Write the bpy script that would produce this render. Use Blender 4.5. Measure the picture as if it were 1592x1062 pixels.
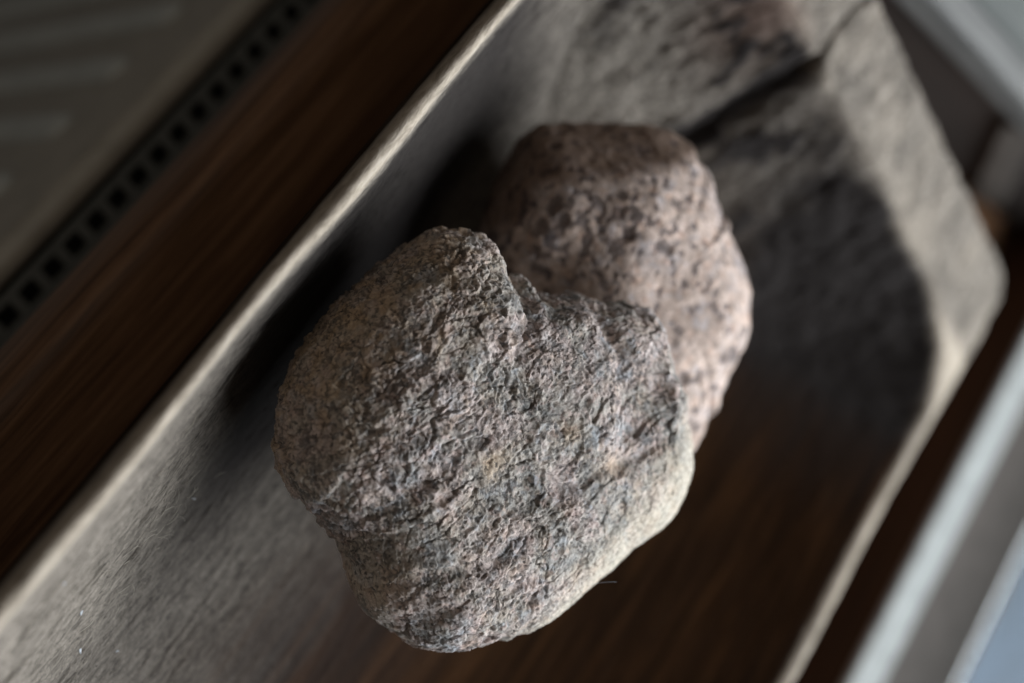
import bpy, math, random
import numpy as np
from mathutils import Matrix, Vector

for o in list(bpy.data.objects):
    bpy.data.objects.remove(o)
scene = bpy.context.scene
C = scene.collection

# ------------------------------------------------------------------ camera
# world: X = across the sill towards the window, Y = along the sill, Z = up (sill top at 0)
FPX, IW, IH = 2211.0, 1592.0, 1062.0
CAM = np.array([0.0, 0.0, 0.475])
_b = np.array([-0.542, -0.418, 0.729]); _b /= np.linalg.norm(_b)
_r = np.array([0.504, 0.532, 0.680]); _r -= _b * _r.dot(_b); _r /= np.linalg.norm(_r)
_u = np.cross(_b, _r)
cd = bpy.data.cameras.new('camera'); cam = bpy.data.objects.new('camera', cd); C.objects.link(cam)
cam.matrix_world = Matrix([[_r[0], _u[0], _b[0], CAM[0]], [_r[1], _u[1], _b[1], CAM[1]],
                           [_r[2], _u[2], _b[2], CAM[2]], [0, 0, 0, 1]])
cd.sensor_width = 36.0; cd.lens = 50.0
cd.clip_start = 0.01; cd.clip_end = 50
cd.dof.use_dof = True; cd.dof.focus_distance = 0.470; cd.dof.aperture_fstop = 2.8
cd.dof.aperture_blades = 9
scene.camera = cam

# ------------------------------------------------------------------ light
w = bpy.data.worlds.new('World'); scene.world = w; w.use_nodes = True
bg = w.node_tree.nodes['Background']
bg.inputs[0].default_value = (1.0, 0.95, 0.88, 1); bg.inputs[1].default_value = 0.052

def area(name, loc, target, sx, sy, power, col):
    ld = bpy.data.lights.new(name, 'AREA'); ld.shape = 'RECTANGLE'; ld.size = sx; ld.size_y = sy
    ld.energy = power; ld.color = col
    o = bpy.data.objects.new(name, ld); C.objects.link(o); o.location = loc
    o.rotation_euler = (Vector(target) - Vector(loc)).to_track_quat('-Z', 'Y').to_euler()
    return o
area('window_daylight', (1.14, 0.48, 0.84), (0.32, 0.16, 0.06), 1.8, 1.15, 55.0, (0.88, 0.95, 1.0))
area('room_fill', (-0.75, -0.2, 1.6), (0.25, 0.2, 0.0), 1.6, 1.6, 2.8, (1.0, 0.88, 0.74))  # unseen warm fill, added to lift the sill and radiator

vs = scene.view_settings
vs.view_transform = 'Standard'; vs.look = 'None'; vs.exposure = 0.0; vs.gamma = 1.0
vs.use_curve_mapping = False

# ------------------------------------------------------------------ numpy noise
_rng = np.random.RandomState(7)
_perm = _rng.permutation(256).astype(np.int64); _perm = np.concatenate([_perm, _perm, _perm])
_g = _rng.normal(size=(256, 3)); _g /= np.linalg.norm(_g, axis=1)[:, None]
def gnoise(p, f=1.0, seed=0):
    """gradient noise, about -1..1; p (N,3), f scalar or (3,)"""
    q = p * np.asarray(f, float) + seed * 17.31
    i = np.floor(q).astype(np.int64); fr = q - i
    s = fr * fr * fr * (fr * (fr * 6 - 15) + 10)
    out = 0
    for dx in (0, 1):
        wx = s[:, 0] if dx else 1 - s[:, 0]
        a = _perm[(i[:, 0] + dx) & 255]
        for dy in (0, 1):
            wy = s[:, 1] if dy else 1 - s[:, 1]
            b = _perm[a + ((i[:, 1] + dy) & 255)]
            for dz in (0, 1):
                wz = s[:, 2] if dz else 1 - s[:, 2]
                h = _perm[b + ((i[:, 2] + dz) & 255)]
                gg = _g[h]
                d = gg[:, 0] * (fr[:, 0] - dx) + gg[:, 1] * (fr[:, 1] - dy) + gg[:, 2] * (fr[:, 2] - dz)
                out = out + d * wx * wy * wz
    return out * 1.6
def fbm(p, f, octv=4, seed=0, gain=0.5):
    o = 0; a = 1.0; f = np.asarray(f, float)
    for k in range(octv):
        o = o + a * gnoise(p, f, seed + k * 3.7); a *= gain; f = f * 2.03
    return o
def worley(p, f, seed=0):
    q = p * np.asarray(f, float) + seed * 11.7
    i = np.floor(q).astype(np.int64); best = np.full(len(p), 9.0); val = np.zeros(len(p))
    for dx in (-1, 0, 1):
        for dy in (-1, 0, 1):
            for dz in (-1, 0, 1):
                c = i + np.array([dx, dy, dz])
                h = _perm[_perm[_perm[c[:, 0] & 255] + (c[:, 1] & 255)] + (c[:, 2] & 255)]
                o = c + 0.5 + _g[h] * 0.55
                d = np.sqrt(((q - o) ** 2).sum(1))
                m = d < best
                best = np.where(m, d, best); val = np.where(m, h / 255.0, val)
    return best, val
def cells(p, f, seed=0, jit=0.42):
    """nearest cell: edge distance F2-F1, two random values, offset from the cell's centre"""
    q = (p * np.asarray(f, float) + seed * 11.7).astype(np.float32)
    i = np.floor(q).astype(np.int64); n = len(p)
    b1 = np.full(n, 99.0, np.float32); b2 = b1.copy(); hid = np.zeros(n, np.int64); off = np.zeros((n, 3), np.float32)
    gj = (_g * jit + 0.5).astype(np.float32)
    for dx in (-1, 0, 1):
        ax = _perm[(i[:, 0] + dx) & 255]
        for dy in (-1, 0, 1):
            ay = _perm[ax + ((i[:, 1] + dy) & 255)]
            for dz in (-1, 0, 1):
                h = _perm[ay + ((i[:, 2] + dz) & 255)]
                o = q - (i + np.array([dx, dy, dz])) - gj[h]
                d = (o * o).sum(1)
                m = d < b1
                b2 = np.where(m, b1, np.minimum(b2, d)); b1 = np.where(m, d, b1)
                hid = np.where(m, h, hid); off[m] = o[m]
    return np.sqrt(b2) - np.sqrt(b1), hid / 255.0, _perm[hid + 77] / 255.0, off, _g[_perm[hid + 31]]
def sst(x, a, b):
    t = np.clip((x - a) / (b - a), 0, 1); return t * t * (3 - 2 * t)

# ------------------------------------------------------------------ mesh helpers
def np_mesh(name, V, F, mat, parent=None, smooth=True, attrs=None):
    me = bpy.data.meshes.new(name)
    V = np.ascontiguousarray(V, np.float32); F = np.ascontiguousarray(F, np.int32)
    k = F.shape[1]
    me.vertices.add(len(V)); me.vertices.foreach_set('co', V.ravel())
    me.loops.add(F.size); me.loops.foreach_set('vertex_index', F.ravel())
    me.polygons.add(len(F)); me.polygons.foreach_set('loop_start', np.arange(0, F.size, k, dtype=np.int32))
    me.polygons.foreach_set('use_smooth', np.full(len(F), smooth))
    me.update(calc_edges=True); me.validate()
    for an, av in (attrs or {}).items():
        at = me.attributes.new(an, 'FLOAT', 'POINT'); at.data.foreach_set('value', np.ascontiguousarray(av, np.float32))
    me.materials.append(mat)
    o = bpy.data.objects.new(name, me); C.objects.link(o)
    if parent: o.parent = parent
    return o
def tag(o, label, cat, group=None):
    o['label'] = label; o['category'] = cat
    if group: o['group'] = group
    return o
def empty(name, loc=(0, 0, 0)):
    o = bpy.data.objects.new(name, None); C.objects.link(o); o.location = loc; o.empty_display_size = 0.02
    return o
def vnormals(V, F):
    n = np.zeros_like(V)
    fn = np.cross(V[F[:, 2]] - V[F[:, 0]], V[F[:, 3]] - V[F[:, 1]])
    for k in range(4):
        for a in range(3):
            n[:, a] += np.bincount(F[:, k], fn[:, a], len(V))
    return n / np.maximum(np.linalg.norm(n, axis=1), 1e-12)[:, None]
def grid_faces(nu, nv):
    i = np.arange(nu - 1)[:, None]; j = np.arange(nv - 1)[None]
    a = i * nv + j
    return np.stack([a, a + nv, a + nv + 1, a + 1], -1).reshape(-1, 4)
import bmesh
def box(name, lo, hi, mat, parent=None, bevel=0.002, seg=2, rough=0.0):
    bm = bmesh.new(); bmesh.ops.create_cube(bm, size=1)
    for v in bm.verts:
        v.co = Vector([lo[k] if v.co[k] < 0 else hi[k] for k in range(3)])
    if bevel: bmesh.ops.bevel(bm, geom=bm.edges[:], offset=bevel, segments=seg, affect='EDGES', profile=0.5)
    me = bpy.data.meshes.new(name); bm.to_mesh(me); bm.free()
    for p in me.polygons: p.use_smooth = False
    me.materials.append(mat)
    o = bpy.data.objects.new(name, me); C.objects.link(o)
    if parent: o.parent = parent
    return o
def sweep(name, prof, y0, y1, n, mat, parent=None, wob=None):
    """profile of (x,z) closed loop swept along Y"""
    prof = np.array(prof, float); k = len(prof); ys = np.linspace(y0, y1, n)
    V = np.zeros((n, k, 3)); V[:, :, 0] = prof[None, :, 0]; V[:, :, 2] = prof[None, :, 1]; V[:, :, 1] = ys[:, None]
    if wob is not None: wob(V)
    F = []
    for i in range(n - 1):
        for j in range(k):
            F.append((i * k + j, i * k + (j + 1) % k, (i + 1) * k + (j + 1) % k, (i + 1) * k + j))
    me = bpy.data.meshes.new(name)
    faces = F + [tuple(range(k - 1, -1, -1)), tuple((n - 1) * k + j for j in range(k))]
    me.from_pydata(V.reshape(-1, 3).tolist(), [], faces)
    bm = bmesh.new(); bm.from_mesh(me); bmesh.ops.recalc_face_normals(bm, faces=bm.faces[:]); bm.to_mesh(me); bm.free()
    for p in me.polygons: p.use_smooth = len(p.vertices) == 4
    me.materials.append(mat)
    o = bpy.data.objects.new(name, me); C.objects.link(o)
    if parent: o.parent = parent
    return o
def arc(cx, cz, r, a0, a1, n=8):
    return [(cx + r * math.cos(math.radians(a0 + (a1 - a0) * t / n)), cz + r * math.sin(math.radians(a0 + (a1 - a0) * t / n))) for t in range(n + 1)]

# ------------------------------------------------------------------ materials
class NT:
    def __init__(s, name):
        s.m = bpy.data.materials.new(name); s.m.use_nodes = True; s.t = s.m.node_tree
        s.b = s.t.nodes['Principled BSDF']
        s.co = s.t.nodes.new('ShaderNodeTexCoord')
    def n(s, typ, **kw):
        x = s.t.nodes.new(typ)
        for k, v in kw.items():
            if k.startswith('i_'):
                x.inputs[k[2:].replace('_', ' ')].default_value = v
            else: setattr(x, k, v)
        return x
    def l(s, a, b): s.t.links.new(a, b)
    def mapped(s, scale, rot=(0, 0, 0)):
        m = s.n('ShaderNodeMapping'); m.inputs['Scale'].default_value = scale; m.inputs['Rotation'].default_value = rot
        s.l(s.co.outputs['Object'], m.inputs[0]); return m.outputs[0]
    def noise(s, vec, scale, detail=4, rough=0.55, dist=0.0):
        x = s.n('ShaderNodeTexNoise'); x.inputs['Scale'].default_value = scale; x.inputs['Detail'].default_value = detail
        x.inputs['Roughness'].default_value = rough; x.inputs['Distortion'].default_value = dist
        s.l(vec, x.inputs['Vector']); return x.outputs['Fac']
    def ramp(s, fac, stops, interp='LINEAR'):
        x = s.n('ShaderNodeValToRGB'); cr = x.color_ramp; cr.interpolation = interp
        while len(cr.elements) < len(stops): cr.elements.new(0.5)
        for e, (p, c) in zip(cr.elements, stops):
            e.position = p; e.color = (c, c, c, 1) if isinstance(c, (int, float)) else (*c, 1)
        s.l(fac, x.inputs[0]); return x.outputs[0]
    def mix(s, fac, a, b, mode='MIX'):
        x = s.n('ShaderNodeMix', data_type='RGBA', blend_type=mode)
        for sock, v in ((x.inputs[0], fac), (x.inputs[6], a), (x.inputs[7], b)):
            if hasattr(v, 'is_linked') or hasattr(v, 'links'): s.l(v, sock)
            elif isinstance(v, (int, float)): sock.default_value = v
            else: sock.default_value = (*v, 1)
        return x.outputs[2]
    def attr(s, name):
        x = s.n('ShaderNodeAttribute', attribute_name=name); return x.outputs['Fac']
    def math(s, op, a, b=0.0):
        x = s.n('ShaderNodeMath', operation=op)
        for sock, v in ((x.inputs[0], a), (x.inputs[1], b)):
            if isinstance(v, (int, float)): sock.default_value = v
            else: s.l(v, sock)
        return x.outputs[0]
    def bump(s, h, strength, dist, prev=None):
        x = s.n('ShaderNodeBump'); x.inputs['Strength'].default_value = strength; x.inputs['Distance'].default_value = dist
        s.l(h, x.inputs['Height'])
        if prev is not None: s.l(prev, x.inputs['Normal'])
        return x.outputs[0]
    def done(s, col, rough=0.8, normal=None, spec=0.3):
        if isinstance(col, tuple): s.b.inputs['Base Color'].default_value = (*col, 1)
        else: s.l(col, s.b.inputs['Base Color'])
        if isinstance(rough, (int, float)): s.b.inputs['Roughness'].default_value = rough
        else: s.l(rough, s.b.inputs['Roughness'])
        s.b.inputs['Specular IOR Level'].default_value = spec
        if normal is not None: s.l(normal, s.b.inputs['Normal'])
        return s.m

def stone_mat(name, mats, dark, brown, cream, bump=0.5, pinkness=0.30):
    t = NT(name); o = t.co.outputs['Object']
    n1 = t.noise(o, 42, 4, 0.6, 0.3); n2 = t.noise(o, 130, 4, 0.65, 0.4); n3 = t.noise(o, 800, 3, 0.65)
    col = t.ramp(n1, [(0.32, mats[0]), (0.45, mats[1]), (0.55, mats[2]), (0.68, mats[3])])
    tone = t.attr('tone')
    col = t.mix(0.9, col, t.ramp(tone, [(0.15, 0.62), (0.5, 1.0), (0.85, 1.38)]), 'MULTIPLY')
    pink = t.ramp(t.noise(o, 260, 3, 0.6, 0.5), [(0.54, 0.0), (0.66, 1.0)])
    col = t.mix(t.math('MULTIPLY', pink, pinkness), col, mats[4])
    blue = t.ramp(t.noise(t.mapped((1, 1, 1), (0.5, 0.2, 0.9)), 170, 3, 0.6, 0.5), [(0.55, 0.0), (0.68, 1.0)])
    col = t.mix(t.math('MULTIPLY', blue, 0.45), col, mats[5])
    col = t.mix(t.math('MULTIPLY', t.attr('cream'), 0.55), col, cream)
    br = t.ramp(n2, [(0.48, 0.0), (0.66, 1.0)])
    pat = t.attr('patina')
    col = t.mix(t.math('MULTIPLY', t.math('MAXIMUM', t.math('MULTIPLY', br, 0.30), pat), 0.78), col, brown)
    dn = t.math('MULTIPLY', t.attr('dark'), t.ramp(t.noise(o, 1500, 2, 0.6), [(0.3, 0.65), (0.6, 1.0)]))
    col = t.mix(t.math('MULTIPLY', dn, 0.86), col, dark)
    col = t.mix(0.9, col, t.ramp(n3, [(0.30, 0.66), (0.70, 1.28)]), 'MULTIPLY')
    nb = t.bump(t.noise(o, 900, 5, 0.72), bump, 0.0014)
    return t.done(col, t.ramp(n3, [(0.3, 0.72), (0.7, 0.95)]), nb, 0.22)

M = {}
M['stone_front'] = stone_mat('weathered_gneiss',
    [(.225, .22, .215), (.35, .315, .285), (.405, .33, .305), (.29, .285, .285), (.48, .31, .28), (.31, .35, .40)],
    (.040, .039, .040), (.44, .305, .185), (.60, .52, .41))
M['stone_back'] = stone_mat('pink_granite',
    [(.30, .25, .235), (.40, .31, .265), (.43, .335, .29), (.35, .295, .28), (.52, .33, .245), (.36, .355, .39)],
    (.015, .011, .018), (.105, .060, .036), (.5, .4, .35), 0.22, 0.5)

def trough_wood():
    t = NT('weathered_trough_wood')
    o = t.co.outputs['Object']
    m1 = t.mapped((1.0, 0.28, 1.0)); m2 = t.mapped((1.0, 0.40, 1.0))
    g1 = t.noise(m1, 420, 6, 0.68, 0.6); g2 = t.noise(m2, 900, 5, 0.7, 0.3); blot = t.noise(o, 14, 5, 0.6, 0.4)
    grey = t.ramp(g1, [(0.28, (.076, .064, .054)), (0.45, (.188, .162, .138)), (0.6, (.262, .225, .191)), (0.75, (.35, .30, .252))])
    grey = t.mix(0.55, grey, t.ramp(g2, [(0.34, 0.40), (0.5, 1.0), (0.66, 1.40)]), 'MULTIPLY')
    gl = t.noise(t.mapped((1.0, 0.05, 1.0)), 190, 5, 0.65, 0.5)
    brown = t.ramp(gl, [(0.30, (.009, .0042, .002)), (0.5, (.024, .0105, .0042)), (0.70, (.052, .023, .0085))])
    pale = t.ramp(g1, [(0.3, (.26, .215, .17)), (0.55, (.44, .37, .30)), (0.75, (.53, .46, .385))])
    st = t.attr('stain'); rim = t.attr('rim')
    sfac = t.ramp(t.math('ADD', st, t.math('MULTIPLY', t.math('SUBTRACT', blot, 0.5), 0.8)), [(0.15, 0.0), (0.85, 1.0)])
    grit = t.noise(o, 1300, 4, 0.75)
    crev = t.ramp(t.noise(m2, 620, 5, 0.75, 0.8), [(0.35, 1.0), (0.43, 0.0)])
    grey = t.mix(t.math('MULTIPLY', crev, 0.8), grey, (.035, .030, .026))
    scr = t.ramp(t.noise(t.mapped((1.0, 0.07, 1.0)), 1500, 3, 0.6, 0.4), [(0.33, 1.0), (0.41, 0.0)])
    grey = t.mix(t.math('MULTIPLY', scr, 0.75), grey, (.03, .026, .022))
    grey = t.mix(0.8, grey, t.ramp(grit, [(0.3, 0.62), (0.7, 1.35)]), 'MULTIPLY')
    col = t.mix(sfac, grey, brown)
    col = t.mix(rim, col, pale)
    red = t.attr('knot')
    col = t.mix(red, col, (.15, .085, .065))
    col = t.mix(t.math('MULTIPLY', t.attr('tear'), 0.7), col, (.050, .041, .032))
    ch = t.attr('char_shade')
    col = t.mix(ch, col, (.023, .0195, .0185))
    h = t.math('ADD', t.math('MULTIPLY', g1, 0.7), t.math('MULTIPLY', g2, 0.5))
    nb = t.bump(h, 0.9, 0.0014)
    nb = t.bump(t.noise(o, 1500, 3, 0.7), 0.3, 0.0004, nb)
    return t.done(col, 0.9, nb, 0.05)
M['trough'] = trough_wood()

def plain_wood(name, c0, c1, c2, scale=240, rough=0.45, along=1, bump=0.3, stretch=0.04):
    t = NT(name); sc = [1, 1, 1]; sc[along] = stretch
    m = t.mapped(tuple(sc)); g = t.noise(m, scale, 6, 0.62, 0.5); g2 = t.noise(m, scale * 4, 4, 0.7)
    g3 = t.noise(m, scale * 0.16, 2, 0.5, 0.2)
    col = t.ramp(g, [(0.3, c0), (0.5, c1), (0.72, c2)])
    col = t.mix(0.6, col, t.ramp(g2, [(0.3, 0.6), (0.7, 1.25)]), 'MULTIPLY')
    col = t.mix(0.6, col, t.ramp(g3, [(0.3, 0.65), (0.7, 1.3)]), 'MULTIPLY')
    nb = t.bump(t.math('ADD', g, t.math('MULTIPLY', g2, 0.5)), bump, 0.0006)
    return t.done(col, rough, nb, 0.35)
M['sill'] = plain_wood('brown_stained_pine', (.070, .034, .017), (.150, .075, .038), (.26, .14, .075))
M['rail'] = plain_wood('dark_brown_frame_wood', (.030, .014, .007), (.055, .025, .012), (.085, .040, .020), 200, 0.6)
M['crate'] = plain_wood('grey_weathered_board', (.045, .043, .041), (.095, .091, .087), (.18, .174, .166), 150, 0.8, 0, 0.6)
M['crate_lid'] = plain_wood('grey_green_board', (.04, .042, .039), (.075, .078, .073), (.12, .122, .116), 150, 0.85, 0, 0.6)
M['crate_dark'] = plain_wood('shaded_side_wood', (.012, .008, .006), (.022, .014, .011), (.035, .022, .017), 150, 0.95, 0)  # crate sides: shade of the gap under the rim put into the colour
M['lath'] = plain_wood('greyed_lath', (.05, .042, .037), (.08, .066, .057), (.11, .09, .08), 200, 0.8)
def painted(name, col, rough=0.4, var=0.12, scale=60):
    t = NT(name); n = t.noise(t.co.outputs['Object'], scale, 5, 0.6)
    c = t.mix(1.0, col, t.ramp(n, [(0.3, 1 - var), (0.7, 1 + var)]), 'MULTIPLY')
    return t.done(c, rough, t.bump(t.noise(t.co.outputs['Object'], scale * 6, 3), 0.08, 0.0008), 0.4)
M['rad'] = painted('cream_radiator_enamel', (.40, .36, .30), 0.4)
M['rib'] = painted('grey_white_rib_enamel', (.50, .51, .48), 0.4)
M['rad_grille'] = painted('grey_grille_steel', (.15, .155, .145), 0.6)
M['rad_dark'] = painted('shaded_radiator_inside', (.015, .015, .014), 0.9)  # hollow behind the slots, its depth shade put into the colour
M['white'] = painted('white_frame_paint', (.36, .36, .35), 0.65, 0.22)
M['frame'] = painted('grey_brown_frame_paint', (.095, .076, .066), 0.8, 0.2)
M['zinc'] = painted('blue_zinc', (.030, .042, .064), 0.6, 0.35, 14)
def glass():
    t = NT('window_glass'); t.t.nodes.remove(t.b)
    out = [n for n in t.t.nodes if n.type == 'OUTPUT_MATERIAL'][0]
    tr = t.n('ShaderNodeBsdfTransparent'); gl = t.n('ShaderNodeBsdfGlossy'); gl.inputs['Roughness'].default_value = 0.02
    tr.inputs[0].default_value = (.92, .95, .95, 1)
    fr = t.n('ShaderNodeFresnel'); fr.inputs[0].default_value = 1.45
    mx = t.n('ShaderNodeMixShader'); t.l(fr.outputs[0], mx.inputs[0]); t.l(tr.outputs[0], mx.inputs[1]); t.l(gl.outputs[0], mx.inputs[2])
    t.l(mx.outputs[0], out.inputs[0]); return t.m
M['glass'] = glass()
M['fleck'] = painted('pale_paint_fleck', (.36, .37, .39), 0.8)
M['fibre'] = painted('straw_wood_fibre', (.30, .265, .22), 0.9)

# ------------------------------------------------------------------ setting: windowsill
SF = 0.187
prof = [(SF + .008, -.030), (0.800, -.030), (0.800, 0.0), (SF + .012, 0.0)] + arc(SF + .010, -.010, .010, 90, 180, 6)[1:] + arc(SF + .006, -.024, .006, 180, 270, 4)[:-1]
sill = sweep('windowsill', prof, -0.9, 1.5, 60, M['sill']); sill['kind'] = 'structure'

# ------------------------------------------------------------------ wooden trough
RIM, FLOOR = 0.110, 0.026
X0, X1, Y0, Y1 = 0.184, 0.511, -0.170, 0.469
trough = empty('wooden_trough', ((X0 + X1) / 2, (Y0 + Y1) / 2, 0))
tag(trough, 'old carved wooden trough with pale rims and cracked end, holding the two stones', 'trough')
TO = np.array([(X0 + X1) / 2, (Y0 + Y1) / 2, 0.0])
def wob_left(y):
    return 0.0005 * np.sin(y * 23 + 0.6) + 0.0004 * np.sin(y * 61 + 2.0)
def trough_z(x, y, detail=True):
    """interior height for plan points (arrays)"""
    p = np.stack([x, y, np.zeros_like(x)], 1)
    # inner opening: rounded rectangle
    ix0, ix1, iy0, iy1 = X0 + .0040, X1 - .0058, Y0 + .05, Y1 - .053
    ix0 = ix0 + 0.0008 * np.sin(y * 37)
    iy1 = iy1 + 0.003 * gnoise(p, 30, 3) + 0.0015 * gnoise(p, 110, 4)
    cx, cy = (ix0 + ix1) / 2, (iy0 + iy1) / 2; R = 0.055
    qx = np.abs(x - cx) - (ix1 - ix0) / 2 + R; qy = np.abs(y - cy) - (iy1 - iy0) / 2 + R
    sd = np.hypot(np.maximum(qx, 0), np.maximum(qy, 0)) + np.minimum(np.maximum(qx, qy), 0) - R
    t = -sd                                                   # distance inside the opening
    s = np.clip(t / (0.106 + 0.012 * sst(y, .25, .38)), 0, 1)
    g = (1 - s) ** (1.85 - 0.1 * sst(y, .25, .38))
    z = np.where(t > 0, FLOOR + (RIM - FLOOR) * g, RIM)
    # eased lip
    lip = 0.0030
    z -= np.where(np.abs(t) < lip, (lip - np.abs(t)) ** 2 / (4 * lip) * 1.2, 0)
    return z, t, p
nx, ny = 360, 700
xs = np.linspace(0, 1, nx); ys = np.linspace(0, 1, ny)
gx, gy = np.meshgrid(X0 + (X1 - X0) * xs, Y0 + (Y1 - Y0) * ys, indexing='ij')
x = gx.ravel().copy(); y = gy.ravel().copy()
z, t, p = trough_z(x, y)
inside = sst(t, 0.0, 0.008)
endw = sst(y, 0.33, 0.40) * inside                            # rough end wall
leftw = sst(0.29 - x, 0.0, 0.05) * inside
grain = fbm(p, (420, 34, 1), 3, 5)
fray = fbm(p, (700, 190, 1), 3, 9)
z += inside * (0.00045 * grain + 0.00042 * fray * (0.5 + leftw))
cutm = sst(gnoise(p, (60, 18, 1), 21), 0.05, 0.5)             # torn fibres
z -= leftw * cutm * 0.0007 * np.clip(fbm(p, (520, 60, 1), 2, 14), -0.3, 1)
tear = leftw * sst(fbm(p, (330, 60, 1), 3, 14, .6) + 0.5 * gnoise(p, (45, 22, 1), 23), 0.42, 0.72)
z -= tear * 0.0006
z += inside * 0.0016 * gnoise(p, (22, 9, 1), 30) * sst(t, 0, .03)
chunk = fbm(p, (55, 40, 1), 4, 41, 0.6)
w1, wv = worley(np.stack([x, y * 0.7, z * 0.2], 1), 120, 3)
z += endw * (0.0034 * chunk + 0.0012 * fbm(p, (170, 120, 1), 3, 47, .65) - 0.0028 * sst(0.35 - w1, 0, 0.3) + 0.0022 * (wv - .5))
z += (1 - inside) * (0.0004 * fbm(p, (190, 60, 1), 4, 55, .6) + 0.0010 * sst(y, .40, .43) * fbm(p, (90, 70, 1), 4, 57, .6) + 0.0012 * gnoise(p, (12, 7, 1), 56))
# crack along the grain, up the end wall and across the rim
cxk = 0.3185 + 0.0022 * np.sin((y - .36) * 70) + 0.0022 * gnoise(p, (0, 55, 0), 61)
wid = np.where(y < 0.418, 0.0018 + 0.0046 * sst(y, .34, .375) * sst(.425 - y, 0, .03), 0.0009)
crk = np.exp(-((x - cxk) / wid) ** 2) * sst(y, 0.335, 0.36)
z -= crk * np.where(y < 0.425, 0.0130, 0.0040)
step = sst(x - cxk, -0.0005, 0.0015) * sst(y, .33, .37) * inside
z -= step * 0.0035 * np.exp(-np.clip(x - cxk, 0, 1) / 0.03)
# outer edge rounding
dout = np.minimum(np.minimum(x - X0, X1 - x), np.minimum(y - Y0, Y1 - y))
re = 0.0042
z -= np.where(dout < re, re - np.sqrt(np.maximum(re ** 2 - (re - np.maximum(dout, 0)) ** 2, 0)), 0)
# outer plan corner rounding + wavy sides
Rc = 0.014; kx = np.clip(x, X0 + Rc, X1 - Rc); ky = np.clip(y, Y0 + Rc, Y1 - Rc)
dx_, dy_ = x - kx, y - ky; dd = np.hypot(dx_, dy_); mx_ = np.maximum(np.abs(dx_), np.abs(dy_))
corner = (np.abs(dx_) > 0) & (np.abs(dy_) > 0)
f_ = np.where(corner, mx_ / np.maximum(dd, 1e-9), 1.0)
x = kx + dx_ * f_; y = ky + dy_ * f_
side = np.clip(1 - (x - X0) / 0.12, 0, 1)
xw = x + wob_left(y) * side + 0.0012 * np.sin(y * 31 + 1) * np.clip(1 - (X1 - x) / 0.1, 0, 1)
V = np.stack([xw, y, z], 1); F = grid_faces(nx, ny)
rim_a = 1 - sst(t, -0.0004, 0.0030)
endrim = sst(y, Y1 - .062, Y1 - .05)
rim_attr = rim_a * (1 - 0.80 * endrim)
rim_attr = np.clip(rim_attr + 0.30 * rim_a * fbm(p, (50, 18, 1), 4, 71, .6) - .08 * rim_a, 0, 1)
stain = np.clip(sst(x, 0.255, 0.37) , 0, 1) * (1 - 0.8 * sst(y, 0.33, 0.41)) * (1 - rim_a)
knot = np.exp(-(((x - 0.285) / .020) ** 2 + ((y - 0.405) / .016) ** 2)) * 0.7
char_shade = endw * sst(chunk + .3 * gnoise(p, 140, 48), 0.25, 0.6) * 0.65 + crk * 0.8 + np.exp(-(((x - 0.316) / .010) ** 2 + ((y - 0.412) / .010) ** 2)) * 0.5
char_shade = char_shade + endw * sst(x + .01 * gnoise(p, 70, 78), 0.31, 0.43) * (0.75 + 0.25 * gnoise(p, 60, 77)) + inside * sst(y, .28, .36) * sst(x, .36, .44) * .6
char_shade = char_shade + inside * 0.55 * sst(x, .222, .275) * (1 - sst(y, .2, .3)) * (1 - sst(x, .33, .42))
char_shade = char_shade + leftw * 0.95 * sst(y + 0.5 * (x - .2) + .012 * gnoise(p, 35, 79), 0.07, 0.19) * (1 - sst(y, .29, .39))  # left wall: the stones' shadow painted in as a dark zone
char_shade = char_shade + (1 - inside) * endrim * (0.22 + 0.5 * sst(fbm(p, (60, 45, 1), 4, 83, .6), -.2, .6))
char_shade = char_shade + endw * 0.46
char_shade = np.clip(char_shade * (1 - rim_a * .5), 0, 1)
# skirt: outer sides leaning in to a flat base, bottom closed
ring = np.concatenate([np.arange(ny) , (np.arange(1, nx) * ny + ny - 1), ((nx - 1) * ny + np.arange(ny - 2, -1, -1)), (np.arange(nx - 2, 0, -1) * ny)])
Vr = V[ring]; cen = np.array([(X0 + X1) / 2, (Y0 + Y1) / 2])
layers = []; K = 14
for k in range(1, K + 1):
    s = k / K
    inset = 0.060 * s ** 1.3
    q = Vr.copy()
    q[:, 0] = np.clip(q[:, 0], X0 + inset, X1 - inset); q[:, 1] = np.clip(q[:, 1], Y0 + inset, Y1 - inset)
    q[:, 2] = Vr[:, 2] * (1 - s) + 0.0005
    layers.append(q)
base0 = len(V); nr = len(ring)
V2 = np.concatenate([V] + layers)
F2 = [F[:, ::1]]
prev = ring
for k in range(K):
    cur = base0 + k * nr + np.arange(nr)
    F2.append(np.stack([prev, np.roll(prev, -1), np.roll(cur, -1), cur], 1)); prev = cur
F2 = np.concatenate(F2)
def ext(a, v=0.0): return np.concatenate([a, np.full(len(V2) - len(a), v)])
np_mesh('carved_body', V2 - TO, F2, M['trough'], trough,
        attrs=dict(tear=ext(tear), rim=ext(rim_attr), stain=ext(stain, 0.8), knot=ext(knot), char_shade=ext(char_shade)))

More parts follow.
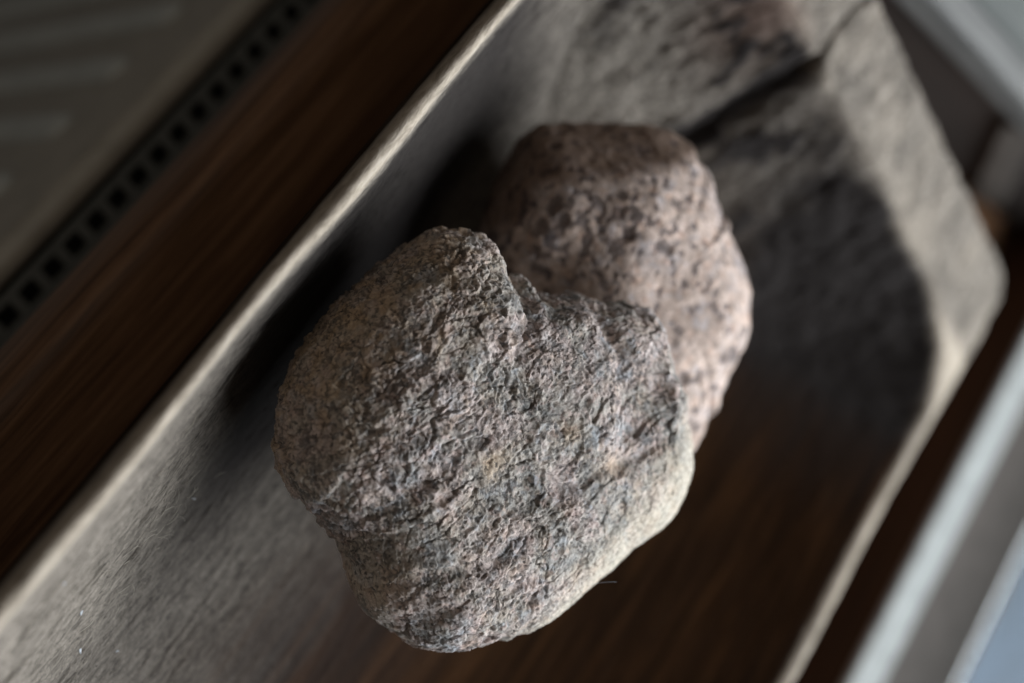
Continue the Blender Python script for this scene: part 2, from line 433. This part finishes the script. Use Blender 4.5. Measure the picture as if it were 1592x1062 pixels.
# loose fibres torn from the left wall, pale flecks
random.seed(4)
def tube_strip(pts, r):
    V = []; F = []
    for i, q in enumerate(pts):
        for k in range(3):
            a = k * 2.094
            rr = r * 1.15 * (0.35 + 0.65 * math.sin(math.pi * (i + .5) / len(pts)))
            V.append((q[0] + rr * math.cos(a), q[1], q[2] + rr * math.sin(a)))
    for i in range(len(pts) - 1):
        for k in range(3):
            F.append((i * 3 + k, i * 3 + (k + 1) % 3, i * 3 + 3 + (k + 1) % 3, i * 3 + 3 + k))
    return V, F
FV, FF = [], []
tufts = [(random.uniform(-.03, .11), random.uniform(.012, .05)) for _ in range(26)]
for i in range(150):
    yc_, tc_ = random.choice(tufts); yy = random.gauss(yc_, .010); tt = abs(random.gauss(tc_, 0.007)) + 0.004
    xx = X0 + .009 + tt
    a = random.gauss(0.15, 0.75); L = random.uniform(.002, .0075); cv = random.gauss(0, 0.6); lift = random.uniform(0.0002, 0.0016)
    n = 6; sv = np.linspace(0, 1, n); av = a + cv * sv
    pxs = xx + L * sv * np.sin(av); pys = yy + L * sv * np.cos(av)
    zz = trough_z(pxs, pys)[0] + 0.0002 + lift * np.sin(sv * 2.2)
    pts = list(zip(pxs + wob_left(pys) - TO[0], pys - TO[1], zz))
    v, f = tube_strip(pts, random.uniform(.00006, .00014))
    FF += [tuple(b + len(FV) for b in q) for q in f]; FV += v
fb = np_mesh('loose_wood_fibres', np.array(FV), np.array(FF), M['fibre'], trough); fb['kind'] = 'stuff'

def ray(px, py):
    d = np.array([(px - IW / 2) / FPX, (IH / 2 - py) / FPX, -1.0])
    return _r * d[0] + _u * d[1] - _b          # per unit depth along the view axis
for k, (px_, py_, r_) in enumerate([(124, 880, .0011), (127, 950, .0012), (124, 1008, .0013), (98, 905, .0008), (301, 775, .0007), (182, 1012, .0006)]):
    for dpt in np.linspace(.36, .60, 1200):
        q = CAM + ray(px_, py_) * dpt
        if q[2] < trough_z(q[:1], q[1:2])[0][0]: break
    bm = bmesh.new(); bmesh.ops.create_icosphere(bm, subdivisions=2, radius=1)
    for v in bm.verts:
        f_ = 1 + 0.35 * math.sin(v.co.x * 5 + k) * math.cos(v.co.y * 4 + 2 * k)
        v.co = Vector((v.co.x * r_ * .6 * f_, v.co.y * r_ * 1.3 * f_, v.co.z * r_ * .3))
    me = bpy.data.meshes.new('paint_fleck'); bm.to_mesh(me); bm.free(); me.materials.append(M['fleck'])
    o = bpy.data.objects.new('paint_fleck', me); C.objects.link(o); o.parent = trough
    o.location = Vector(q - TO); o.rotation_euler = (0, math.radians(42), 0.5 * k)

# ------------------------------------------------------------------ stones
class Stone:
    def __init__(s, outline, cpx, depth, tilt_v, tilt_u, n):
        """outline in px -> points on a plane through the stone's middle"""
        a, b = math.radians(tilt_v), math.radians(tilt_u)
        e1 = _r * math.cos(a) - _b * math.sin(a)
        e3 = _b * math.cos(a) + _r * math.sin(a)
        e2 = _u * math.cos(b) - e3 * math.sin(b); e3 = np.cross(e1, e2)
        s.e = np.stack([e1, e2, e3]); s.c = CAM + ray(*cpx) * depth
        O = []
        for q in outline:
            d = ray(*q); k = (s.c - CAM).dot(e3) / d.dot(e3)
            P = CAM + d * k - s.c; O.append((P.dot(e1), P.dot(e2)))
        O = np.array(O)
        th = np.arctan2(O[:, 1], O[:, 0]); r = np.hypot(O[:, 0], O[:, 1]); i = np.argsort(th); th, r = th[i], r[i]
        th = np.concatenate([th - 2 * np.pi, th, th + 2 * np.pi]); r = np.concatenate([r, r, r])
        tt = np.linspace(-np.pi, np.pi, 1441); rr = np.interp(tt, th, r)
        kk = np.exp(-np.linspace(-2, 2, 9) ** 2); kk /= kk.sum()
        rr = np.convolve(np.concatenate([rr[-5:-1], rr, rr[1:5]]), kk, 'valid')
        s.R = lambda q: np.interp(q, s.tt, s.rr)
        # cube sphere
        g = np.tan(np.linspace(-1, 1, n) * np.pi / 4)
        A, B = np.meshgrid(g, g, indexing='ij'); A, B = A.ravel(), B.ravel(); one = np.ones_like(A)
        P, F = [], []; f = grid_faces(n, n)
        for k, q in enumerate([(A, B, one), (B, A, -one), (one, A, B), (-one, B, A), (B, one, A), (A, -one, B)]):
            P.append(np.stack(q, 1)); F.append(f + k * n * n)
        P = np.concatenate(P); F = np.concatenate(F); P /= np.linalg.norm(P, axis=1)[:, None]
        key = np.round(P * 1e6).astype(np.int64)
        _, idx, inv = np.unique(key, axis=0, return_index=True, return_inverse=True); inv = inv.ravel()
        s.S = P[idx]; s.F = inv[F]
        s.S64 = s.S; s.tt, s.rr = tt, rr
        ov = np.array(outline) - np.array(cpx); ov[:, 1] *= -1
        to = np.arctan2(ov[:, 1], ov[:, 0]); ro = np.hypot(ov[:, 0], ov[:, 1]); i = np.argsort(to); to, ro = to[i], ro[i]
        s.tgt = np.interp(tt, np.concatenate([to - 2 * np.pi, to, to + 2 * np.pi]), np.concatenate([ro, ro, ro])); s.cpx = cpx
    def proj(s, Vl):
        q = s.world(Vl) + s.c - CAM; d = -q.dot(_b)
        return q.dot(_r) / d * FPX + IW / 2, IH / 2 - q.dot(_u) / d * FPX
    def fit(s, base, it=5):
        """scale the plan radii until the solid's outline, not only its mid-plane, has the traced shape"""
        for _ in range(it):
            X, Y = s.proj(base()); X = X - s.cpx[0]; Y = -(Y - s.cpx[1])
            k = np.round((np.arctan2(Y, X) + np.pi) / (2 * np.pi) * 360).astype(int) % 360
            m = np.zeros(360); np.maximum.at(m, k, np.hypot(X, Y)); m = np.concatenate([m, m[:1]])
            r_ = s.tgt / np.maximum(np.interp(s.tt, np.linspace(-np.pi, np.pi, 361), m), 1)
            kk = np.hanning(19)[1:-1]; kk /= kk.sum(); r_ = np.convolve(np.concatenate([r_[-9:-1], r_, r_[1:9]]), kk, 'valid')
            s.rr = s.rr * np.clip(r_, 0.8, 1.25) ** 0.8
        s.R = lambda q: np.interp(q, s.tt, s.rr)
    def world(s, Vl): return Vl @ s.e
    def px(s, q, h=0.0):
        """image point -> local plan coordinates on the plane at height h"""
        d = ray(*q); o = s.c + s.e[2] * h; k = (o - CAM).dot(s.e[2]) / d.dot(s.e[2])
        P = CAM + d * k - s.c
        return np.array([P.dot(s.e[0]), P.dot(s.e[1])])

def crop2(pts): return [(400 + .6591 * a, 330 + .6591 * b) for a, b in pts]
def crop3(pts): return [(700 + .5181 * a, 150 + .5181 * b) for a, b in pts]
front_outline = crop2([(430,42),(470,43),(515,50),(545,72),(575,105),(605,140),(640,172),(675,196),(700,197),(740,190),(765,192),(800,208),(835,212),(870,214),(905,225),(935,240),(955,265),(968,300),(978,340),(990,385),(1005,415),(1018,450),(1020,490),(1027,530),(1028,570),(1020,620),(1008,670),(985,720),(955,755),(920,778),(880,800),(845,835),(810,865),(770,900),(720,940),(670,975),(615,1000),(560,1018),(510,1035),(460,1042),(410,1037),(360,1020),(330,995),(290,965),(250,935),(225,895),(208,850),(195,805),(180,770),(150,735),(110,695),(70,650),(45,600),(37,550),(45,490),(50,430),(65,390),(90,345),(115,310),(150,260),(190,215),(235,175),(270,140),(310,105),(355,72),(395,50)])
S1 = Stone(front_outline, (755, 700), 0.497, 25, 0, 330)
def build_front(s):
    S = s.S; th = np.arctan2(S[:, 1], S[:, 0]); cph = np.hypot(S[:, 0], S[:, 1]); sph = S[:, 2]
    def base():
        R = s.R(th); up = np.sign(sph) * (1 - cph ** 5.5) ** 0.52
        # thinner towards the lit lower right edge, so that edge is a slanting bevel
        thin = 1 - 0.25 * sst(np.cos(th) * 0.74 - np.sin(th) * 0.67, 0.3, 1.0) * cph
        return np.stack([np.cos(th) * R * cph, np.sin(th) * R * cph, np.where(up > 0, 0.030 * thin, 0.036) * up], 1)
    s.fit(base); V = base()
    topm = sst(sph, 0.0, 0.30)
    uv = V[:, :2] + 0.004 * np.stack([gnoise(V, 70, 91), gnoise(V, 70, 92)], 1) + 0.0015 * np.stack([gnoise(V, 210, 93), gnoise(V, 210, 94)], 1)
    def bump(q, rx, ry, ang, h, sharp=2.0):
        c = s.px(crop2([q])[0], 0.025); d = uv - c; a = math.radians(ang)
        m = 0.6591 * 0.48 / FPX
        e = np.abs((d[:, 0] * math.cos(a) + d[:, 1] * math.sin(a)) / (rx * m)) ** sharp + np.abs((-d[:, 0] * math.sin(a) + d[:, 1] * math.cos(a)) / (ry * m)) ** sharp
        return h * np.exp(-e) * topm
    z = V[:, 2]
    z += bump((430, 190), 190, 110, 50, .0030, 3)       # upper lobe
    z += bump((530, 300), 150, 45, 60, .0022)           # ridge down from the lobe
    z += bump((650, 190), 110, 45, -45, -.0050)         # slope into the notch
    z += bump((740, 250), 75, 50, 20, .0045, 3)         # small horn
    z += bump((832, 290), 20, 110, 12, -.0030)          # groove right of the horn
    z += bump((900, 430), 75, 160, -5, -.0042, 3)       # hollow on the right
    z += bump((900, 290), 60, 60, 0, .0030, 3)
    z += bump((985, 400), 20, 190, 8, .0024)            # raised right edge
    z += bump((860, 590), 130, 20, 18, -.0014)          # fold to the lower right edge
    z += bump((300, 520), 220, 110, 30, .0022, 3)
    z += bump((290, 690), 200, 24, 28, -.0014)          # dark foliation bands
    z += bump((420, 850), 260, 18, 16, -.0016)
    z += bump((400, 960), 260, 18, 14, -.0014)
    z += bump((600, 640), 40, 60, 30, -.0014, 3)
    z += bump((240, 830), 60, 80, 0, -.0028)
    z += bump((700, 760), 190, 90, 28, .0018)
    V[:, 2] = z
    N = vnormals(V, s.F)
    if (N * V).sum(1).mean() < 0: s.F = s.F[:, ::-1]; N = -N
    d = np.zeros(len(V)); dark = np.zeros(len(V)); tone = np.full(len(V), 0.5); pat = np.zeros(len(V)); cream = np.zeros(len(V))
    I = np.nonzero(sph > -0.25)[0]; P = V[I]
    warp = np.stack([gnoise(P, 55, 1), gnoise(P, 55, 2), gnoise(P, 55, 3)], 1)
    wf = np.stack([gnoise(P, 420, 11), gnoise(P, 420, 12), gnoise(P, 420, 13)], 1)
    a = math.radians(25); ca, sa = math.cos(a), math.sin(a)
    def fo(Q): return np.stack([Q[:, 0] * ca + Q[:, 1] * sa, -Q[:, 0] * sa + Q[:, 1] * ca, Q[:, 2]], 1)   # along, across the foliation
    Fo = fo(P + warp * .005); Fw = fo(P + warp * .004 + wf * .0007)
    lit = sst(P[:, 0] * 0.74 - P[:, 1] * 0.67, .036, .058)           # worn lower right edge; its lit look is painted in as cream
    calm = 1 - 0.75 * lit
    rough_m = (0.55 + 0.45 * sst(gnoise(P, 40, 63), -0.4, 0.3)) * calm * (1 + 0.6 * sst(-P[:, 0] * 0.80 + P[:, 1] * 0.50, .005, .045))
    dd = 0.0011 * gnoise(P, 38, 5) + 0.0006 * fbm(Fo, (50, 130, 60), 2, 7)
    # chipped plates: angular facets of two sizes, each with its own height and tilt
    e1, v1, k1, o1, t1 = cells(Fw, (105, 180, 140), 1)
    dd += rough_m * (0.00098 * (v1 - .5) + 0.00072 * (o1 * t1).sum(1) - 0.00045 * (1 - sst(e1, 0, .12)) * sst(k1, .35, .6))
    e2, v2, k2, o2, t2 = cells(Fw + 0.3, (290, 430, 360), 2)
    dd += rough_m * (0.00042 * (v2 - .5) + 0.00034 * (o2 * t2).sum(1))
    wl2, wv2 = worley(Fw, (130, 190, 150), 6); bigp = sst(0.46 - wl2, 0, .3) * sst(wv2, .70, .78) * calm
    dd -= 0.0008 * bigp
    # cracks along the foliation
    rg = np.abs(gnoise(Fw, (38, 150, 70), 27)); crack = (1 - sst(rg, 0.0, 0.035)) * sst(gnoise(P, 32, 28), 0.0, 0.35) * calm
    dd -= 0.0009 * crack
    dd += 0.00034 * fbm(P, 420, 3, 33, 0.65) * (0.4 + 0.6 * rough_m)
    # grains: some dark mica, weathered a little deeper than the feldspar
    e3, v3, k3, o3, t3 = cells(P + wf * .0006 + 0.0006 * np.stack([gnoise(P, 900, 14), gnoise(P, 900, 15), gnoise(P, 900, 16)], 1), 900, 3)
    clus = gnoise(P, 62, 44) + 0.6 * gnoise(Fo, (45, 150, 60), 45) + 0.5 * gnoise(P, 190, 46)
    left = sst(-P[:, 0] * 0.80 + P[:, 1] * 0.50, .012, .050)
    thr = 0.17 + 0.42 * sst(clus, -0.05, 0.9) + 0.20 * left * sst(gnoise(P, 110, 99), -.2, .4)
    dg = np.where(v3 < thr, 0.45 + 0.55 * k3, 0.0)
    dd -= 0.00020 * (dg > 0) * (0.4 + 0.6 * rough_m)
    d[I] = dd
    dark[I] = np.clip(np.maximum(dg * (1 - .45 * lit), np.maximum(0.8 * crack, 0.7 * (1 - sst(e1, 0, .10)) * sst(k1, .5, .7) * calm)), 0, 1)
    tone[I] = np.clip(0.5 + 0.35 * (k3 - .5) + 0.35 * (k2 - .5) + 0.25 * (k1 - .5), 0, 1)
    pt = sst(-P[:, 0] * 0.72 + P[:, 1] * 0.70 + 0.012 * warp[:, 0], .030, .062) * (0.30 + 0.45 * sst(gnoise(P, 120, 97) + .6 * gnoise(P, 300, 98), -.2, .4))
    for q, r, h in (((565, 610), .006, .8), ((330, 890), .011, .5), ((740, 520), .005, .6), ((850, 600), .006, .6), ((200, 250), .018, .4)):
        pt = pt + h * np.exp(-((uv[I] - s.px(crop2([q])[0], .03)) ** 2).sum(1) / r ** 2)
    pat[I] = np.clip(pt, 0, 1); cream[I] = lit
    return V + N * d[:, None], dict(dark=dark, patina=pat, tone=tone, cream=cream)
V, at = build_front(S1)
fs = np_mesh('field_stone', S1.world(V), S1.F, M['stone_front'], attrs=at); fs.location = S1.c
tag(fs, 'large rough grey stone with notched top edge, lying in front over the other stone', 'stone', 'stones in the trough')

back_outline = crop3([(330,75),(450,72),(560,78),(630,95),(690,130),(735,180),(770,230),(795,290),(805,340),(830,380),(850,440),(885,510),(900,580),(897,650),(885,720),(860,790),(840,850),(825,900),(800,950),(765,985),(740,1040),(700,1075),(620,1090),(500,1080),(370,1040),(260,970),(170,880),(110,760),(85,640),(80,520),(85,420),(100,340),(125,265),(165,190),(210,130),(260,92)])
S2 = Stone(back_outline, (955, 440), 0.572, 24, 0, 210)
def build_back(s):
    S = s.S; th = np.arctan2(S[:, 1], S[:, 0]); cph = np.hypot(S[:, 0], S[:, 1]); sph = S[:, 2]
    def base():
        R = s.R(th); up = np.sign(sph) * (1 - cph ** 3.0) ** 0.52
        V = np.stack([np.cos(th) * R * cph, np.sin(th) * R * cph, np.where(up > 0, 0.040, 0.046) * up], 1)
        # crease between the brown face turned from the window and the lit face
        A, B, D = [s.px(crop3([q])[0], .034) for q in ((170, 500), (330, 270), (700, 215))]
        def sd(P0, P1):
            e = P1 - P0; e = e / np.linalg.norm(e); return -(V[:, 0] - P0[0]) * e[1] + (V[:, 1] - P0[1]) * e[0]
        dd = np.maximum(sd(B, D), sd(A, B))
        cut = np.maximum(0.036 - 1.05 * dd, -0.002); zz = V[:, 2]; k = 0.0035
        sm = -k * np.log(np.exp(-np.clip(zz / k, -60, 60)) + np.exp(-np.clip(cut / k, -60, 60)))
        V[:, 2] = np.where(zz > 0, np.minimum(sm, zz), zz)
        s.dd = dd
        return V
    s.fit(base); V = base(); dd = s.dd
    topm = sst(sph, 0.0, 0.3)
    for q, r, h in (((560, 380), .02, .003), ((310, 560), .017, -.012), ((820, 880), .010, -.003)):
        c = s.px(crop3([q])[0], .03); V[:, 2] += topm * h * np.exp(-((V[:, :2] - c) ** 2).sum(1) / r ** 2)
    N = vnormals(V, s.F)
    if (N * V).sum(1).mean() < 0: s.F = s.F[:, ::-1]; N = -N
    P = V
    wf = np.stack([gnoise(P, 300, 111), gnoise(P, 300, 112), gnoise(P, 300, 113)], 1)
    d = 0.0022 * gnoise(P, 30, 105) + 0.0009 * gnoise(P, 75, 106) + 0.0003 * fbm(P, 190, 3, 107)
    e1, v1, k1, o1, t1 = cells(P + wf * .0012, 120, 5)
    d += 0.0004 * (v1 - .5) + 0.0003 * (o1 * t1).sum(1)
    e3, v3, k3, o3, t3 = cells(P + wf * .0012, 355, 6)
    c = s.px(crop3([(420, 400)])[0], .035); band = np.exp(-((V[:, 0] - c[0]) ** 2 / .04 ** 2 + (V[:, 1] - c[1] - .2 * (V[:, 0] - c[0])) ** 2 / .016 ** 2))
    clus = gnoise(P, 55, 110) + 0.5 * gnoise(P, 130, 114)
    thr = 0.09 + 0.24 * sst(clus, -0.1, 0.9) + 0.32 * band
    dg = np.where(v3 < thr, 0.6 + 0.4 * k3, 0.0); d -= 0.00022 * (dg > 0)
    wl2, wv2 = worley(P, 110, 16); big = sst(0.42 - wl2, 0, .25) * sst(wv2, .80, .86); d -= 0.0012 * big
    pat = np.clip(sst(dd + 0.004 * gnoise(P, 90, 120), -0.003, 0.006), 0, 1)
    tone = np.clip(0.5 + 0.5 * (k3 - .5) + 0.2 * (k1 - .5), 0, 1)
    return V + N * d[:, None], dict(dark=np.clip(np.maximum(dg, big * .8), 0, 1), patina=pat, tone=tone, cream=np.zeros(len(V)))
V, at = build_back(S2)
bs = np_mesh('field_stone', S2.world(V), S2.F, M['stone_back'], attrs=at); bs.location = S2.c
tag(bs, 'pinkish dark-speckled granite stone partly hidden behind the notched stone', 'stone', 'stones in the trough')

# a stray pale fibre stuck to the stone's lower right edge
hp = [CAM + ray(915 + 11 * k, 908 - 1.2 * k + 0.35 * (k - 2) ** 2) * 0.487 - S1.c for k in range(5)]
hv, hf = tube_strip([tuple(q) for q in hp], .00007)
np_mesh('stray_fibre', np.array(hv), np.array(hf), M['fleck'], fs)

# ------------------------------------------------------------------ radiator below the sill
RX, RZ = 0.186, -0.100
rad = empty('radiator', (RX, 0.3, -0.60)); RO = Vector((RX, 0.3, -0.60))
tag(rad, 'cream panel radiator with slotted top grille below the windowsill edge', 'radiator')
def rebase(o):
    for v in o.data.vertices: v.co -= RO
    return o
prof = [(RX, -.60), (RX, RZ - .012)] + arc(RX + .007, RZ - .008, .007, 180, 0, 10) + [(RX + .014, RZ - .02), (RX + .004, RZ - .03), (RX + .004, -.60)]
fp = rebase(sweep('front_panel', prof, -0.5, 1.1, 2, M['rad'], rad))
# pressed ribs: each a rounded bar standing proud of the panel
rb = None
for k in range(-14, 19):
    yc = 0.280 + 0.0410 * k
    if rb is None:
        bm = bmesh.new(); n = 10
        ringv = []
        for i in range(n + 1):
            a = math.pi * i / n
            ringv.append((-.0045 * math.sin(a), -.0095 * math.cos(a)))
        zs = [0.0, -.001, -.003, -.007, -.012, -.40]; sc = [0.1, .45, .72, .93, 1, 1]
        rows = [[bm.verts.new((xx * q, yy * q, zz)) for xx, yy in ringv] for zz, q in zip(zs, sc)]
        for r0, r1 in zip(rows[:-1], rows[1:]):
            for i in range(n): bm.faces.new((r0[i], r0[i + 1], r1[i + 1], r1[i]))
        bm.faces.new(rows[0]); bmesh.ops.recalc_face_normals(bm, faces=bm.faces[:])
        rme = bpy.data.meshes.new('pressed_rib'); bm.to_mesh(rme); bm.free(); rme.materials.append(M['rib'])
        for q in rme.polygons: q.use_smooth = True
        rb = True
    o = bpy.data.objects.new('pressed_rib', rme); C.objects.link(o); o.parent = fp
    o.location = Vector((RX + .0008, yc, -0.153)) - RO
# grille: two rails and cross bars, open slots between
def bxs(name, boxes, mat):
    bm = bmesh.new()
    for lo, hi in boxes:
        r = bmesh.ops.create_cube(bm, size=1)
        for v in r['verts']: v.co = Vector([lo[k] if v.co[k] < 0 else hi[k] for k in range(3)]) - RO
    me = bpy.data.meshes.new(name); bm.to_mesh(me); bm.free(); me.materials.append(mat)
    o = bpy.data.objects.new(name, me); C.objects.link(o); o.parent = rad; return o
gz = RZ - .003
bx = [((RX + .0155, -.5, gz - .0015), (RX + .0190, 1.1, gz))]
rows_ = [(RX + .0190, RX + .0275), (RX + .0310, RX + .0395), (RX + .0430, RX + .0515)]
for a, b in rows_:
    bx.append(((b, -.5, gz - .0015), (b + .0035, 1.1, gz)))
    yy = -0.49
    while yy < 1.08:
        bx.append(((a, yy, gz - .0014), (b, yy + .0050, gz - .0001))); yy += .0142
bxs('top_grille', bx, M['rad_grille'])
bxs('inner_core', [((RX + .016, -.5, -.60), (RX + .075, 1.1, RZ - .035))], M['rad_dark'])
bxs('rear_panel', [((RX + .076, -.5, -.60), (RX + .080, 1.1, RZ))], M['rad'])

# ------------------------------------------------------------------ window at the far side of the sill
win = empty('window_frame', (0.76, 0.3, 0.0))
tag(win, 'white-edged window frame with glass pane at the far edge of the sill', 'window')
WO = Vector((0.76, 0.3, 0.0))
def wbox(name, lo, hi, mat, bevel=.002):
    return box(name, [lo[k] - WO[k] for k in range(3)], [hi[k] - WO[k] for k in range(3)], mat, win, bevel)
wbox('bottom_rail', (0.640, -0.9, 0.0006), (0.755, 1.5, 0.043), M['rail'], .003)
wbox('painted_cap', (0.6385, -0.9, 0.0434), (0.668, 1.5, 0.050), M['white'], .0028)
wbox('glazing_bead', (0.669, -0.9, 0.0434), (0.742, 1.5, 0.0465), M['frame'])
wbox('glass_pane', (0.7435, -0.9, 0.0434), (0.7465, 1.5, 0.26), M['glass'], 0)
wbox('outer_ledge', (0.7555, -0.9, -0.030), (1.30, 1.5, 0.030), M['zinc'])

# ------------------------------------------------------------------ crate past the trough's end, lath on the sill
cr = empty('wooden_crate', (0.4, 0.60, 0.0)); cr.rotation_euler = (0, 0, math.radians(22))
tag(cr, 'grey weathered wooden crate beyond the cracked end of the trough', 'crate')
def cbox(name, lo, hi, mat, b=.002): return box(name, lo, hi, mat, cr, b)
y0 = -0.066
cbox('rim_board', (-0.30, y0, 0.082), (0.30, y0 + .020, 0.102), M['crate'], .003)
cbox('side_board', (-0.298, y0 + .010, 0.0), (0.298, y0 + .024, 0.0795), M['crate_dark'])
cbox('lid_board', (-0.30, y0 + .0205, 0.080), (0.30, y0 + .075, 0.098), M['crate_lid'], .003)
cbox('lid_board', (-0.30, y0 + .077, 0.080), (0.30, y0 + .16, 0.099), M['crate'], .003)
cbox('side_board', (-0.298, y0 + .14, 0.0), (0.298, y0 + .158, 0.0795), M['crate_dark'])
def brace(p0, p1, wd, th):
    # p0, p1: (world x, z) of the ends on the crate's front
    def loc(q):
        c_, s_ = math.cos(math.radians(22)), math.sin(math.radians(22)); wy = 0.501 + 0.405 * (q[0] - 0.351)
        return Vector(((q[0] - 0.4) * c_ + (wy - 0.60) * s_, y0 + .0035, q[1]))
    a, b = loc(p0), loc(p1); d = (b - a); L = d.length
    o = box('diagonal_brace', (0, 0, -wd / 2), (L, th, wd / 2), M['lath'], cr, .0015)
    o.location = a; o.rotation_euler = (0, -math.atan2(d.z, d.x), 0)
brace((0.592, 0.010), (0.500, 0.0785), 0.020, 0.006)
